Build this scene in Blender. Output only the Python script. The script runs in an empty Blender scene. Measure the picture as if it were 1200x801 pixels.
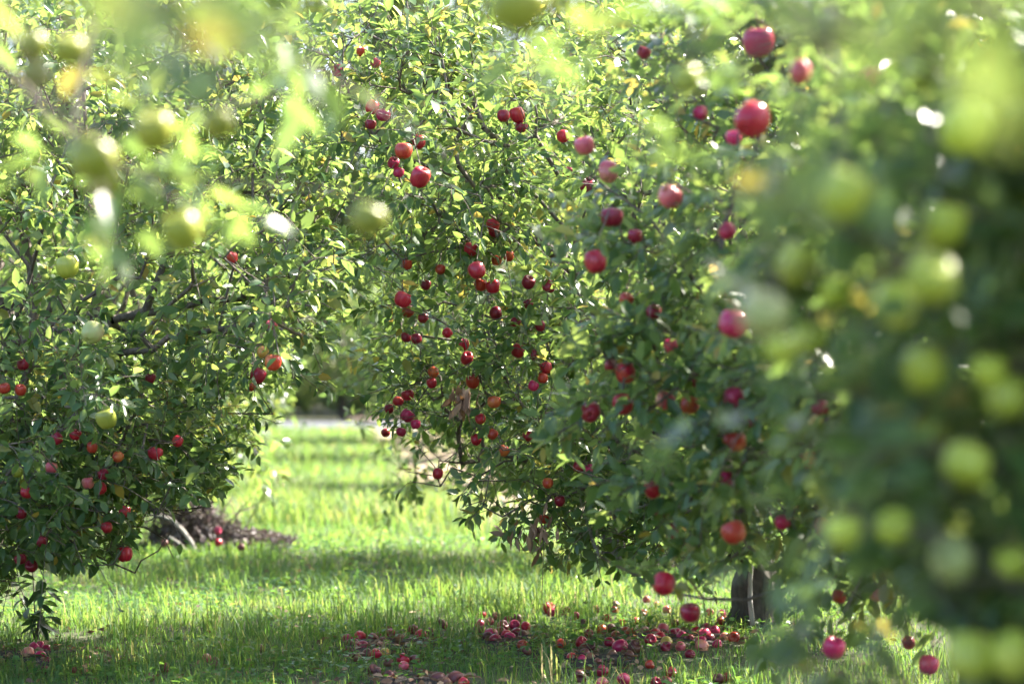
import bpy, math, random
import numpy as np
from mathutils import Vector, Matrix

S = bpy.context.scene
COL = S.collection
rng = np.random.default_rng(11)
random.seed(5)
R = math.radians

# ------------------------------------------------------------------ camera
F = 2833.0                       # focal length in photo pixels (photo 1200 x 801)
CAM = np.array([0.0, 0.0, 1.29])
PITCH = math.atan(39.5 / F)
cd = bpy.data.cameras.new("camera")
cam = bpy.data.objects.new("camera", cd)
COL.objects.link(cam)
cam.location = CAM
cam.rotation_euler = (math.pi / 2 + PITCH, 0, 0)
cd.sensor_width = 36
cd.lens = F / 1200 * 36
cd.clip_start = 0.05
cd.clip_end = 2000
cd.dof.use_dof = True
cd.dof.focus_distance = 10.9
cd.dof.aperture_fstop = 2.0
S.camera = cam
cp, sp = math.cos(PITCH), math.sin(PITCH)


def at(u, v, Y):
    """world point seen at photo pixel (u, v) at distance Y along +y"""
    a = (u - 600) / F
    b = (400.5 - v) / F
    d = np.array([a, cp - b * sp, sp + b * cp])
    return CAM + d * (Y / d[1])


def ground_at(u, v, z=0.0):
    a = (u - 600) / F
    b = (400.5 - v) / F
    d = np.array([a, cp - b * sp, sp + b * cp])
    return CAM + d * ((z - CAM[2]) / d[2])


def project(P):
    q = P - CAM
    depth = q[:, 1] * cp + q[:, 2] * sp
    up = -q[:, 1] * sp + q[:, 2] * cp
    depth = np.maximum(depth, 1e-3)
    return 600 + q[:, 0] / depth * F, 400.5 - up / depth * F, depth


# ------------------------------------------------------------------ object helpers
def tag(o, label=None, cat=None, group=None, kind=None):
    if label: o["label"] = label
    if cat: o["category"] = cat
    if group: o["group"] = group
    if kind: o["kind"] = kind
    return o


def empty(name, loc):
    o = bpy.data.objects.new(name, None)
    o.empty_display_size = 0.2
    o.location = loc
    COL.objects.link(o)
    return o


def mesh_np(name, V, T, mat, attrs=None, smooth=True):
    """triangle mesh from arrays"""
    V = np.asarray(V, np.float32); T = np.asarray(T, np.int32)
    m = bpy.data.meshes.new(name)
    n = len(T)
    m.vertices.add(len(V)); m.vertices.foreach_set("co", V.ravel())
    m.loops.add(n * 3); m.loops.foreach_set("vertex_index", T.ravel())
    m.polygons.add(n)
    m.polygons.foreach_set("loop_start", np.arange(n, dtype=np.int32) * 3)
    m.polygons.foreach_set("use_smooth", np.full(n, smooth, dtype=bool))
    m.update(calc_edges=True)
    for k, a in (attrs or {}).items():
        at_ = m.attributes.new(k, 'FLOAT', 'POINT')
        at_.data.foreach_set("value", np.asarray(a, np.float32))
    m.materials.append(mat)
    return m


def obj(name, me, parent=None, loc=None):
    o = bpy.data.objects.new(name, me)
    COL.objects.link(o)
    if parent is not None: o.parent = parent
    if loc is not None: o.location = loc
    return o


def copy_tree(o, parent=None):
    c = o.copy(); COL.objects.link(c)
    if parent is not None: c.parent = parent
    for ch in o.children:
        copy_tree(ch, c)
    return c


# ------------------------------------------------------------------ materials
def new_mat(name):
    m = bpy.data.materials.new(name)
    m.use_nodes = True
    nt = m.node_tree
    for n in list(nt.nodes): nt.nodes.remove(n)
    out = nt.nodes.new("ShaderNodeOutputMaterial")
    return m, nt, out


def N(nt, t, **kw):
    n = nt.nodes.new(t)
    for k, v in kw.items():
        if k.startswith("i_"):
            n.inputs[k[2:].replace("_", " ")].default_value = v
        else:
            setattr(n, k, v)
    return n


def ramp(nt, fac, stops):
    r = nt.nodes.new("ShaderNodeValToRGB")
    e = r.color_ramp.elements
    while len(e) < len(stops): e.new(0.5)
    for i, (p, c) in enumerate(stops):
        e[i].position = p; e[i].color = (*c, 1)
    nt.links.new(fac, r.inputs[0])
    return r.outputs[0]


def mixc(nt, fac, a, b):
    m = nt.nodes.new("ShaderNodeMix"); m.data_type = 'RGBA'
    for sock, v in ((0, fac), (6, a), (7, b)):
        if isinstance(v, bpy.types.NodeSocket): nt.links.new(v, m.inputs[sock])
        elif sock == 0: m.inputs[0].default_value = v
        else: m.inputs[sock].default_value = (*v, 1)
    return m.outputs[2]


def leaf_material(name, tops, under, trans, tfac=0.38, rough=0.36, spec=0.5):
    """two sided leaf: glossy upper face, pale matte lower face, light shining through"""
    m, nt, out = new_mat(name)
    L = nt.links.new
    a = N(nt, "ShaderNodeAttribute", attribute_name="rnd")
    top = ramp(nt, a.outputs["Fac"], tops)
    tr = ramp(nt, a.outputs["Fac"], trans)
    g = N(nt, "ShaderNodeNewGeometry")
    col = mixc(nt, g.outputs["Backfacing"], top, under)
    p = N(nt, "ShaderNodeBsdfPrincipled", i_Roughness=rough)
    p.inputs["Specular IOR Level"].default_value = spec
    rr = N(nt, "ShaderNodeMath", operation='MULTIPLY_ADD')
    L(g.outputs["Backfacing"], rr.inputs[0]); rr.inputs[1].default_value = 0.3; rr.inputs[2].default_value = rough
    L(rr.outputs[0], p.inputs["Roughness"])
    L(col, p.inputs["Base Color"])
    t = N(nt, "ShaderNodeBsdfTranslucent")
    L(tr, t.inputs["Color"])
    mx = N(nt, "ShaderNodeMixShader"); mx.inputs[0].default_value = tfac
    L(p.outputs[0], mx.inputs[1]); L(t.outputs[0], mx.inputs[2])
    L(mx.outputs[0], out.inputs[0])
    return m


M_LEAF = leaf_material("apple_leaf",
    [(0, (.022, .066, .024)), (.45, (.042, .100, .032)), (.8, (.068, .132, .038)), (.93, (.11, .16, .04)), (1, (.26, .20, .03))],
    (.17, .23, .15),
    [(0, (.22, .36, .08)), (.5, (.34, .49, .10)), (.85, (.50, .58, .13)), (1, (.68, .48, .09))], rough=.30, spec=.42)
M_FAR = leaf_material("far_leaf",
    [(0, (.030, .07, .024)), (.6, (.05, .10, .03)), (1, (.11, .13, .03))],
    (.10, .15, .08),
    [(0, (.2, .36, .05)), (1, (.45, .5, .08))], rough=.45)
M_GRASS = leaf_material("grass_blade",
    [(0, (.024, .090, .022)), (.5, (.046, .138, .030)), (.86, (.12, .17, .045)), (.94, (.24, .21, .09)), (1, (.42, .35, .20))],
    (.05, .12, .04),
    [(0, (.16, .40, .06)), (.6, (.33, .52, .08)), (.93, (.52, .54, .15)), (1, (.55, .46, .25))], tfac=.38, rough=.38, spec=.4)
M_DEAD = leaf_material("dead_leaf",
    [(0, (.07, .04, .03)), (.5, (.16, .09, .06)), (1, (.40, .28, .18))], (.24, .16, .11),
    [(0, (.16, .07, .03)), (1, (.4, .22, .09))], tfac=.2, rough=.6, spec=.3)
M_BRUSH = leaf_material("withered_leaf",
    [(0, (.05, .042, .050)), (.5, (.12, .10, .115)), (1, (.25, .215, .23))], (.20, .16, .17),
    [(0, (.10, .06, .06)), (1, (.2, .13, .10))], tfac=.12, rough=.5, spec=.4)
M_WEED = leaf_material("weed_leaf",
    [(0, (.012, .035, .022)), (1, (.03, .07, .03))], (.05, .08, .05),
    [(0, (.1, .2, .04)), (1, (.2, .34, .05))], tfac=.25, rough=.4)


def bark_material(name, c0, c1, scale=30):
    m, nt, out = new_mat(name)
    L = nt.links.new
    tc = N(nt, "ShaderNodeTexCoord")
    mp = N(nt, "ShaderNodeMapping"); mp.inputs["Scale"].default_value = (1, 1, .28)
    L(tc.outputs["Object"], mp.inputs[0])
    n1 = N(nt, "ShaderNodeTexNoise", i_Scale=scale, i_Detail=6.0, i_Roughness=.65); L(mp.outputs[0], n1.inputs["Vector"])
    n2 = N(nt, "ShaderNodeTexVoronoi", i_Scale=scale * .9); L(mp.outputs[0], n2.inputs["Vector"])
    c = ramp(nt, n1.outputs["Fac"], [(.3, c0), (.7, c1)])
    p = N(nt, "ShaderNodeBsdfPrincipled", i_Roughness=.85)
    L(c, p.inputs["Base Color"])
    b = N(nt, "ShaderNodeBump", i_Strength=.7, i_Distance=.01)
    L(n2.outputs["Distance"], b.inputs["Height"]); L(b.outputs[0], p.inputs["Normal"])
    L(p.outputs[0], out.inputs[0])
    return m


M_BARK = bark_material("apple_bark", (.020, .016, .013), (.12, .098, .082))
M_TWIG = bark_material("twig_bark", (.075, .055, .045), (.21, .175, .15), 60)
M_STICK = bark_material("weathered_stick", (.30, .27, .26), (.52, .48, .46), 40)


def apple_material(name, base, streak, blush, amount, rough=.28):
    """skin with streaks running stem to calyx, a paler side and fine dots"""
    m, nt, out = new_mat(name)
    L = nt.links.new
    tc = N(nt, "ShaderNodeTexCoord"); oi = N(nt, "ShaderNodeObjectInfo")
    sx = N(nt, "ShaderNodeSeparateXYZ"); L(tc.outputs["Object"], sx.inputs[0])
    ang = N(nt, "ShaderNodeMath", operation='ARCTAN2'); L(sx.outputs[1], ang.inputs[0]); L(sx.outputs[0], ang.inputs[1])
    cb = N(nt, "ShaderNodeCombineXYZ")
    L(ang.outputs[0], cb.inputs[0]); L(sx.outputs[2], cb.inputs[1]); L(oi.outputs["Random"], cb.inputs[2])
    mp = N(nt, "ShaderNodeMapping"); mp.inputs["Scale"].default_value = (9, 1.2, 40); L(cb.outputs[0], mp.inputs[0])
    n1 = N(nt, "ShaderNodeTexNoise", i_Scale=1.0, i_Detail=4.0, i_Roughness=.6); L(mp.outputs[0], n1.inputs["Vector"])
    st = ramp(nt, n1.outputs["Fac"], [(.38, base), (.66, streak)])
    off = N(nt, "ShaderNodeVectorMath", operation='ADD'); L(tc.outputs["Object"], off.inputs[0])
    sc_ = N(nt, "ShaderNodeVectorMath", operation='SCALE'); sc_.inputs[0].default_value = (17, 31, 47); L(oi.outputs["Random"], sc_.inputs[3])
    L(sc_.outputs[0], off.inputs[1])
    n2 = N(nt, "ShaderNodeTexNoise", i_Scale=.75, i_Detail=2.0); L(off.outputs[0], n2.inputs["Vector"])
    mr = N(nt, "ShaderNodeMapRange"); mr.inputs[1].default_value = .62 - amount; mr.inputs[2].default_value = .82 - amount * .6
    L(n2.outputs["Fac"], mr.inputs[0])
    c1 = mixc(nt, mr.outputs[0], st, blush)
    v = N(nt, "ShaderNodeTexVoronoi", i_Scale=9.0); L(off.outputs[0], v.inputs["Vector"])
    dm = N(nt, "ShaderNodeMapRange"); dm.inputs[1].default_value = .05; dm.inputs[2].default_value = .10
    dm.inputs[3].default_value = .35; dm.inputs[4].default_value = 0.0
    L(v.outputs["Distance"], dm.inputs[0])
    c2 = mixc(nt, dm.outputs[0], c1, (.55, .42, .28))
    hs = N(nt, "ShaderNodeHueSaturation")
    vm = N(nt, "ShaderNodeMapRange"); vm.inputs[3].default_value = .75; vm.inputs[4].default_value = 1.2
    L(oi.outputs["Random"], vm.inputs[0]); L(vm.outputs[0], hs.inputs["Value"]); L(c2, hs.inputs["Color"])
    p = N(nt, "ShaderNodeBsdfPrincipled", i_Roughness=rough)
    p.inputs["Specular IOR Level"].default_value = .5
    p.inputs["Subsurface Weight"].default_value = .0
    L(hs.outputs[0], p.inputs["Base Color"])
    L(p.outputs[0], out.inputs[0])
    return m


KIND = {   # code: material
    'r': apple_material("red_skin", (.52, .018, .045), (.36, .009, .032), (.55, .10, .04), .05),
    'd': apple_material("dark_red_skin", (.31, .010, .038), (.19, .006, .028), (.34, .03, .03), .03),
    'm': apple_material("crimson_skin", (.56, .026, .115), (.42, .015, .085), (.55, .10, .10), .05),
    'p': apple_material("pink_skin", (.62, .12, .15), (.50, .06, .09), (.70, .40, .22), .16),
    'o': apple_material("orange_red_skin", (.50, .060, .030), (.38, .02, .02), (.60, .22, .06), .08),
    'y': apple_material("yellow_blush_skin", (.58, .34, .08), (.52, .13, .06), (.50, .46, .09), .25),
    'g': apple_material("green_skin", (.50, .58, .065), (.44, .53, .06), (.60, .62, .12), .14, .33),
    'v': apple_material("shaded_green_skin", (.30, .33, .04), (.25, .29, .035), (.40, .40, .07), .14, .33),  # darker copy of the green skin: shade on these apples put into the colour
    'w': apple_material("pale_green_skin", (.42, .50, .16), (.46, .46, .18), (.62, .40, .28), .10, .33),
    'b': apple_material("bruised_skin", (.16, .035, .035), (.09, .03, .03), (.26, .12, .06), .16, .45),
}


def apple_mesh(name, mat, seed):
    """unit-diameter apple, origin at its middle, stem dimple on +z"""
    prof = [(.0, .30), (.045, .315), (.10, .365), (.17, .425), (.27, .455), (.37, .43), (.45, .34), (.49, .20),
            (.50, .06), (.485, -.08), (.445, -.22), (.38, -.33), (.29, -.41), (.20, -.445), (.12, -.44), (.06, -.405), (.0, -.385)]
    n = 22
    r_ = np.random.default_rng(seed)
    ph = r_.uniform(0, 6, 4)
    V, T = [], []
    for i, (r, z) in enumerate(prof):
        for k in range(n):
            a = 2 * math.pi * k / n
            lob = 1 + .035 * math.cos(5 * a + ph[0]) * max(0, (-z - .05)) * 2 + .03 * math.cos(2 * a + ph[1]) + .015 * math.cos(3 * a + ph[2])
            zz = z + (.02 * math.cos(5 * a + ph[0]) if z < -.4 and r > .1 else 0) + .03 * r * math.cos(a + ph[3])
            V.append((r * lob * math.cos(a), r * lob * math.sin(a), zz))
    for i in range(len(prof) - 1):
        for k in range(n):
            a, b = i * n + k, i * n + (k + 1) % n
            c, d = a + n, b + n
            T += [(a, c, b), (b, c, d)]
    return mesh_np(name, V, T, mat)


def tube(P, rad, sides=6):
    """one bent tube through points P with radii rad -> V, T"""
    P = np.asarray(P, float); n = len(P)
    tan = np.gradient(P, axis=0); tan /= np.linalg.norm(tan, axis=1)[:, None] + 1e-9
    ref = np.array([.31, .77, .55])
    V = []
    for i in range(n):
        x = np.cross(tan[i], ref); x /= np.linalg.norm(x) + 1e-9
        y = np.cross(tan[i], x)
        for k in range(sides):
            a = 2 * math.pi * k / sides
            V.append(P[i] + rad[i] * (math.cos(a) * x + math.sin(a) * y))
    T = []
    for i in range(n - 1):
        for k in range(sides):
            a, b = i * sides + k, i * sides + (k + 1) % sides
            T += [(a, b, a + sides), (b, b + sides, a + sides)]
    for base, fl in ((0, 1), ((n - 1) * sides, 0)):
        for k in range(1, sides - 1):
            T.append((base, base + k + 1, base + k) if fl else (base, base + k, base + k + 1))
    return np.array(V), np.array(T)


def join(parts):
    Vs, Ts, o = [], [], 0
    for V, T in parts:
        Vs.append(V); Ts.append(np.asarray(T) + o); o += len(V)
    return np.concatenate(Vs), np.concatenate(Ts)


def segs(A, B, ra, rb, sides=5):
    """many straight tapering twigs at once"""
    A = np.asarray(A); B = np.asarray(B); n = len(A)
    d = B - A; d /= np.linalg.norm(d, axis=1)[:, None] + 1e-9
    ref = np.where(np.abs(d[:, 2:3]) < .8, np.array([[0, 0, 1.]]), np.array([[1., 0, 0]]))
    x = np.cross(d, ref); x /= np.linalg.norm(x, axis=1)[:, None] + 1e-9
    y = np.cross(d, x)
    ang = np.arange(sides) * 2 * math.pi / sides
    ring = np.cos(ang)[None, :, None] * x[:, None, :] + np.sin(ang)[None, :, None] * y[:, None, :]
    V = np.concatenate([A[:, None] + ring * np.asarray(ra)[:, None, None], (B + d * 0.001)[:, None] + ring * np.asarray(rb)[:, None, None]], 1).reshape(-1, 3)
    k = np.arange(sides); k2 = (k + 1) % sides
    t = np.concatenate([np.stack([k, k2, k + sides], 1), np.stack([k2, k2 + sides, k + sides], 1)])
    T = (t[None] + (np.arange(n) * 2 * sides)[:, None, None]).reshape(-1, 3)
    return V, T


LEAF_T = np.array([(0, 2, 1), (0, 3, 2), (1, 2, 5), (1, 5, 4), (2, 3, 6), (2, 6, 5), (4, 5, 7), (5, 6, 7)])


def unit(a):
    return a / (np.linalg.norm(a, axis=-1, keepdims=True) + 1e-9)


def leaf_arrays(P, D, Nn, L, W, g):
    """P base, D axis, Nn rough normal, L length, W width"""
    n = len(P)
    D = unit(D); Nn = unit(Nn - (Nn * D).sum(1, keepdims=True) * D)
    Sd = np.cross(Nn, D)
    fold = g.uniform(.1, .55, n); curl = g.uniform(-.06, .34, n); tw = g.uniform(-.12, .12, n)
    x = np.array([0, .33, .33, .33, .70, .70, .70, 1.0])
    yy = np.array([0, .5, 0, -.5, .40, 0, -.40, 0])
    lx = x[None] * L[:, None]
    ly = yy[None] * W[:, None] + tw[:, None] * x[None] ** 2 * L[:, None]
    lz = np.abs(yy)[None] * W[:, None] * fold[:, None] - curl[:, None] * (x ** 2)[None] * L[:, None]
    V = P[:, None] + lx[..., None] * D[:, None] + ly[..., None] * Sd[:, None] + lz[..., None] * Nn[:, None]
    T = (LEAF_T[None] + (np.arange(n) * 8)[:, None, None]).reshape(-1, 3)
    return V.reshape(-1, 3), T


# ------------------------------------------------------------------ apples seen in the photograph
# (u, v, diameter px, skin, label)            pixel coordinates of the 1200 x 801 photo
HANGING = {
 'R1': [
  (436,126,17,'r',"upper red apple of the sunlit trio on the thin arching twig"),
  (449,135,17,'m',"crimson apple at the right of the sunlit trio on the arching twig"),
  (434,146,14,'d',"lowest dark apple of the sunlit trio on the arching twig"),
  (440,74,12,'p',"pinkish apple high on the arching twig above the sunlit trio"),
  (396,83,15,'m',"crimson apple at the far tip of the arching twig, against bright leaves"),
  (424,61,13,'o',"reddish apple beside yellow leaves at the top of the arching twig"),
  (473,177,21,'o',"left apple of the touching pair above the big hanging red one"),
  (490,167,17,'r',"right, smaller apple of the touching pair above the big hanging red one"),
  (461,191,14,'m',"crimson apple just under the touching pair, left of the big red one"),
  (467,202,12,'m',"small crimson apple half hidden left of the big hanging red one"),
  (492,208,25,'r',"big glossy red apple hanging lowest of the sunlit upper cluster"),
  (590,136,15,'d',"half hidden dark apple left of the bright one near the crown's top"),
  (606,135,18,'r',"bright red apple near the crown's top middle, in shade of grey leaves"),
  (611,149,14,'d',"dark apple tucked under the bright one near the crown's top middle"),
  (660,160,15,'r',"small red apple left of the large blurred red one, upper crown"),
  (688,217,19,'d',"dark red apple with a pale shine below the upper blurred apples"),
  (666,202,11,'d',"little dark apple half hidden among sunlit leaves, upper crown"),
  (578,263,16,'r',"red apple above the column of red apples, at the shade line"),
  (579,272,9,'d',"dark apple peeping out right beneath the one at the shade line"),
  (552,292,17,'r',"red apple with a pale ring of shine at the top of the column"),
  (596,300,10,'o',"small orange-red apple among leaves right of the ringed apple"),
  (582,305,13,'o',"orange-red apple half covered by a leaf in the column's top"),
  (559,317,20,'r',"large glossy red apple above the side by side pair"),
  (563,334,15,'o',"orange-red left apple of the side by side pair"),
  (578,336,18,'r',"bright right apple of the side by side pair"),
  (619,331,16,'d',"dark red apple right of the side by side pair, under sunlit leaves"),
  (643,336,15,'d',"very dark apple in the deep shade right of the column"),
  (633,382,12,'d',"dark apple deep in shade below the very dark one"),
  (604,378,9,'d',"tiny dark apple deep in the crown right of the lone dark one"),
  (619,356,9,'d',"tiny dark apple deep in shade between the two darkest ones"),
  (477,310,12,'o',"dull orange apple at the crown's left side above the stacked pair"),
  (516,316,11,'o',"orange apple beside a yellow leaf, left of the column"),
  (499,334,10,'d',"purplish small apple left of the column, beside a twig"),
  (472,351,20,'r',"upper, larger apple of the stacked pair at the crown's left side"),
  (478,365,15,'o',"lower apple of the stacked pair at the crown's left side"),
  (496,373,11,'d',"dark apple just right of the stacked pair"),
  (476,395,11,'d',"dark small apple below the stacked pair"),
  (488,397,10,'d',"dark apple with a leaf across it below the stacked pair"),
  (581,367,15,'d',"lone dark apple in the shaded middle under the column"),
  (524,390,10,'r',"small red apple with a white glint in the shaded middle"),
  (543,404,15,'r',"red apple right above the glossy one in the shaded middle"),
  (547,420,16,'r',"glossy red apple in the shaded middle, above the dead leaves"),
  (607,411,17,'r',"red apple half under pale leaves, right of the shaded middle"),
  (624,416,10,'d',"small dark apple right of the one half under pale leaves"),
  (640,431,15,'r',"red apple at the right edge of the shaded middle"),
  (636,443,10,'o',"dull small apple hanging just under the one at the shade's right edge"),
  (625,452,10,'m',"crimson small apple level with the dead leaves, far right of them"),
  (508,436,12,'o',"dull orange apple left of the dead leaves"),
  (554,447,17,'o',"rust coloured apple directly above the bunch of dead leaves"),
  (506,449,9,'r',"tiny red apple left of the dead leaves, under a dull orange one"),
  (478,463,15,'r',"red apple heading the loose bunch at the crown's lower left edge"),
  (467,470,13,'r',"second apple down the bunch at the crown's lower left edge"),
  (456,479,11,'d',"dark leftmost apple of the bunch at the crown's lower left edge"),
  (477,487,17,'m',"large crimson apple low in the bunch at the lower left edge"),
  (487,497,12,'m',"crimson apple touching the large crimson one of the lower left bunch"),
  (452,507,9,'r',"small apple at the very left tip of the lower crown"),
  (470,506,10,'m',"small crimson apple at the bottom of the lower left bunch"),
  (579,471,15,'o',"red apple half hidden right of the dead leaves"),
  (563,491,13,'r',"upper of two red apples below the dead leaves"),
  (558,515,14,'r',"lower of two red apples below the dead leaves"),
  (577,509,12,'o',"orange apple beside the two red ones below the dead leaves"),
  (590,528,12,'o',"orange-red apple low in the crown between leaves, below the dead bunch"),
  (513,555,11,'r',"red apple at the low left hem of the crown over bright grass"),
  (619,511,9,'r',"small red apple in the low crown, right of the dead bunch"),
  (642,566,9,'o',"small orange-red apple low in the crown above the withered leaves"),
  (637,608,9,'o',"tiny orange apple beside the hanging withered leaves"),
  (656,587,8,'d',"tiny dark apple above the hanging withered leaves"),
  (678,547,14,'d',"brownish red apple low in the crown, left of a magenta one"),
  (692,550,9,'m',"small magenta apple low in the crown's right part"),
 ],
 'Rm': [
  (685,171,25,'p',"large pinkish red apple high up, nearly in focus, by sunlit leaves"),
  (713,202,25,'p',"blurred pink apple right of the dark shining one, upper crown"),
  (717,255,26,'d',"blurred dark red apple under the blurred pink ones"),
  (744,277,13,'d',"small dark apple right under the blurred dark red one"),
  (785,231,30,'p',"blurred pink apple far right of the other upper ones, among grey-green leaves"),
  (754,62,16,'d',"faint dark red apple high in the blurred top leaves"),
  (698,307,27,'r',"large dark glossy apple with a leaf across it, in front of sunlit leaves"),
  (734,351,14,'o',"dull red apple half hidden by big soft leaves below the large glossy one"),
  (766,366,19,'d',"dark red apple mostly covered by grey-green leaves"),
  (786,405,18,'m',"crimson apple half covered, above the trio of plump red ones"),
  (733,437,25,'r',"topmost plump apple of the trio at mid height"),
  (716,428,11,'d',"small dark apple behind the topmost of the plump trio"),
  (692,483,25,'d',"left, darkest apple of the plump trio at mid height"),
  (730,474,25,'r',"lower right apple of the plump trio at mid height"),
  (779,469,22,'p',"soft pink apple touching a brownish one, right of the plump trio"),
  (808,475,23,'o',"brownish orange apple right of the soft pink one"),
  (889,50,36,'m',"big blurred purple-red apple at the top among dark leaves"),
  (881,141,43,'r',"biggest blurred crimson apple, upper part of the picture"),
  (860,162,17,'m',"small magenta apple peeping out at the lower edge of the biggest one"),
  (821,133,17,'m',"blurred magenta apple left of the biggest crimson one"),
  (938,85,21,'p',"pale pink sunlit apple right of the purple-red one"),
  (1024,93,11,'m',"tiny magenta apple between blurred dark leaves near the top"),
  (852,271,19,'m',"crimson apple below a bright glinting leaf, half hidden"),
  (859,380,34,'m',"magenta apple half behind the palest green apple"),
  (860,467,27,'m',"bright crimson apple above an orange one, right of the plump trio"),
  (861,518,27,'o',"orange-red apple under the bright crimson one"),
  (815,445,13,'d',"dark apple peeping above the brownish orange one"),
  (881,497,14,'o',"small orange apple tucked between the crimson and the orange-red one"),
  (948,540,24,'o',"orange-red apple at the edge of the blurred green foliage"),
  (962,479,12,'d',"small dull red apple behind the blurred green foliage"),
  (765,574,21,'r',"deep red apple hanging alone in the lower crown"),
  (786,622,17,'m',"crimson apple below the lone deep red one, near the low hem"),
  (775,599,9,'d',"tiny dark apple between the lone deep red and the crimson one"),
  (852,561,18,'m',"crimson apple beside a bright glint, lower crown"),
  (860,624,30,'o',"large orange-red apple above the dark trunk"),
  (917,612,19,'m',"crimson apple cut by a leaf, right of the large orange-red one"),
  (778,684,26,'r',"round red apple dangling low over the windfalls"),
  (809,718,25,'d',"lowest dangling apple, dark red, nearly down to the windfalls"),
  (977,759,27,'m',"crimson apple low at the bottom among blurred dark leaves"),
  (1088,779,25,'m',"magenta apple at the bottom edge, left of the two big green ones"),
  (1065,753,12,'d',"small dark red apple at the bottom, above a bright leaf"),
  (1027,697,17,'p',"pink sunlit apple low down between blurred leaves"),
  (983,699,14,'o',"dull orange apple low down, left of the pink sunlit one"),
  (966,619,26,'p',"apple with a bright rim of sun beside the lower green leaves"),
 ],
 'R0': [
  (968,37,55,'w',"blurred pale green apple at the top, highest of the close tree"),
  (989,229,60,'g',"big blurred green apple left of the cluster of bright glints"),
  (1132,152,58,'g',"big green apple with a sunlit right edge, upper right"),
  (1080,88,26,'g',"small faint green apple above the one with the sunlit edge"),
  (805,94,34,'g',"yellow-green blurred apple far left of the close tree, among top leaves"),
  (1105,265,52,'g',"yellow-green apple right of the cluster of bright glints"),
  (931,310,49,'g',"bright yellow-green apple above the palest one"),
  (979,342,30,'g',"small yellow-green apple right of and below the bright one"),
  (894,370,58,'w',"palest, biggest green apple with a pinkish shoulder"),
  (948,398,38,'g',"green apple touching the lower right of the palest one"),
  (916,409,32,'g',"green apple partly under the palest one"),
  (1049,358,55,'g',"left apple of the overlapping green pair on the right side"),
  (1091,327,58,'g',"right, upper apple of the overlapping green pair on the right side"),
  (1097,280,42,'g',"green apple just above the overlapping pair on the right side"),
  (1083,432,53,'g',"single round green apple under a small round glint, right side"),
  (1158,435,40,'g',"yellowish-green apple between the round green one and the picture edge"),
  (1180,468,52,'g',"green apple at the right picture edge, below the yellowish one"),
  (1132,545,55,'g',"big green apple below mid height, left of a dark limb"),
  (1117,657,52,'w',"pale pink-green apple left of the dark limb, low"),
  (1137,770,56,'g',"left of the two biggest green apples at the bottom edge"),
  (1187,770,56,'g',"right of the two biggest green apples at the bottom edge"),
  (988,623,40,'g',"yellow-green apple beside the sun-rimmed one, low"),
  (1047,618,36,'g',"yellow-green apple half hidden below mid height, middle of the blur"),
  (1185,660,34,'g',"dull green apple beyond the dark limb at the right edge"),
 ],
 'L1': [
  (79,313,28,'v',"blurred green apple beside the top of a thin grey twig"),
  (108,390,26,'w',"pale green apple hanging at the end of a long thin twig"),
  (125,491,24,'v',"dull green apple in the dark middle of the tree"),
  (320,425,21,'o',"right apple of the hanging pair at the tree's path side"),
  (302,440,19,'d',"left, lower apple of the hanging pair at the tree's path side"),
  (308,413,14,'y',"yellow-green apple above the hanging pair at the path side"),
  (293,453,9,'o',"tiny orange apple under the hanging pair at the path side"),
  (319,380,14,'p',"pinkish apple in sunlit leaves above the hanging pair"),
  (272,302,13,'r',"red apple in the sunlit upper leaves at the path side"),
  (176,443,8,'d',"tiny dark red apple in the middle of the crown"),
  (88,509,14,'r',"red apple in the dark left part, right of a smaller one"),
  (67,514,9,'d',"small dark apple left of the red one in the dark part"),
  (108,524,12,'o',"dull orange-red apple below the red one in the dark part"),
  (182,531,18,'r',"plump red apple hanging in the lower crown's middle"),
  (208,517,11,'r',"smaller red apple right of the plump one in the lower crown"),
  (138,535,12,'o',"orange-red apple in the low crown, left of the plump red one"),
  (5,455,12,'o',"orange-red apple at the left picture edge"),
  (24,457,14,'o',"orange-red apple next to the one at the picture edge"),
  (27,427,13,'d',"dull dark red apple above the two at the picture edge"),
  (146,649,19,'r',"lowest dangling red apple over the grass"),
  (125,618,14,'r',"red apple above the lowest dangling one"),
  (146,599,12,'r',"red apple above and right, third up from the lowest dangling one"),
  (118,572,15,'r',"red apple in the low hem, fourth up from the lowest dangling one"),
  (103,566,8,'p',"tiny pinkish apple left of the one in the low hem"),
  (121,556,11,'d',"dark red apple just above the one in the low hem"),
  (60,548,14,'p',"pink apple with a pale shine, above the small dark red one"),
  (20,553,13,'v',"small dark green apple near the left picture edge"),
  (31,577,11,'r',"red apple under the small dark green one"),
  (25,601,10,'d',"dark apple under the red one near the left picture edge"),
  (49,634,11,'d',"dark red apple above the pair hanging over the weed"),
  (37,663,15,'d',"right apple of the pair hanging over the weed"),
  (24,655,13,'d',"left apple of the pair hanging over the weed"),
 ],
 'L0': [
  (37,54,38,'v',"left apple of the blurred trio in the top left"),
  (81,59,40,'v',"right apple of the blurred trio in the top left"),
  (42,88,38,'v',"lowest apple of the blurred trio in the top left"),
  (108,187,57,'v',"biggest blurred green apple, above a bright glint"),
  (123,213,38,'v',"yellowish-green apple under the biggest blurred one"),
  (180,155,46,'v',"blurred green apple with a bright sickle of sun on its right"),
  (257,146,35,'v',"blurred green apple with a round bright glint at its right"),
  (213,272,46,'v',"dark green blurred apple below the ones with bright glints"),
  (431,258,42,'v',"lone yellow-green blurred apple over the middle foliage"),
  (605,6,72,'v',"huge blurred yellow-green apple cut by the top picture edge"),
 ],
}
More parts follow.
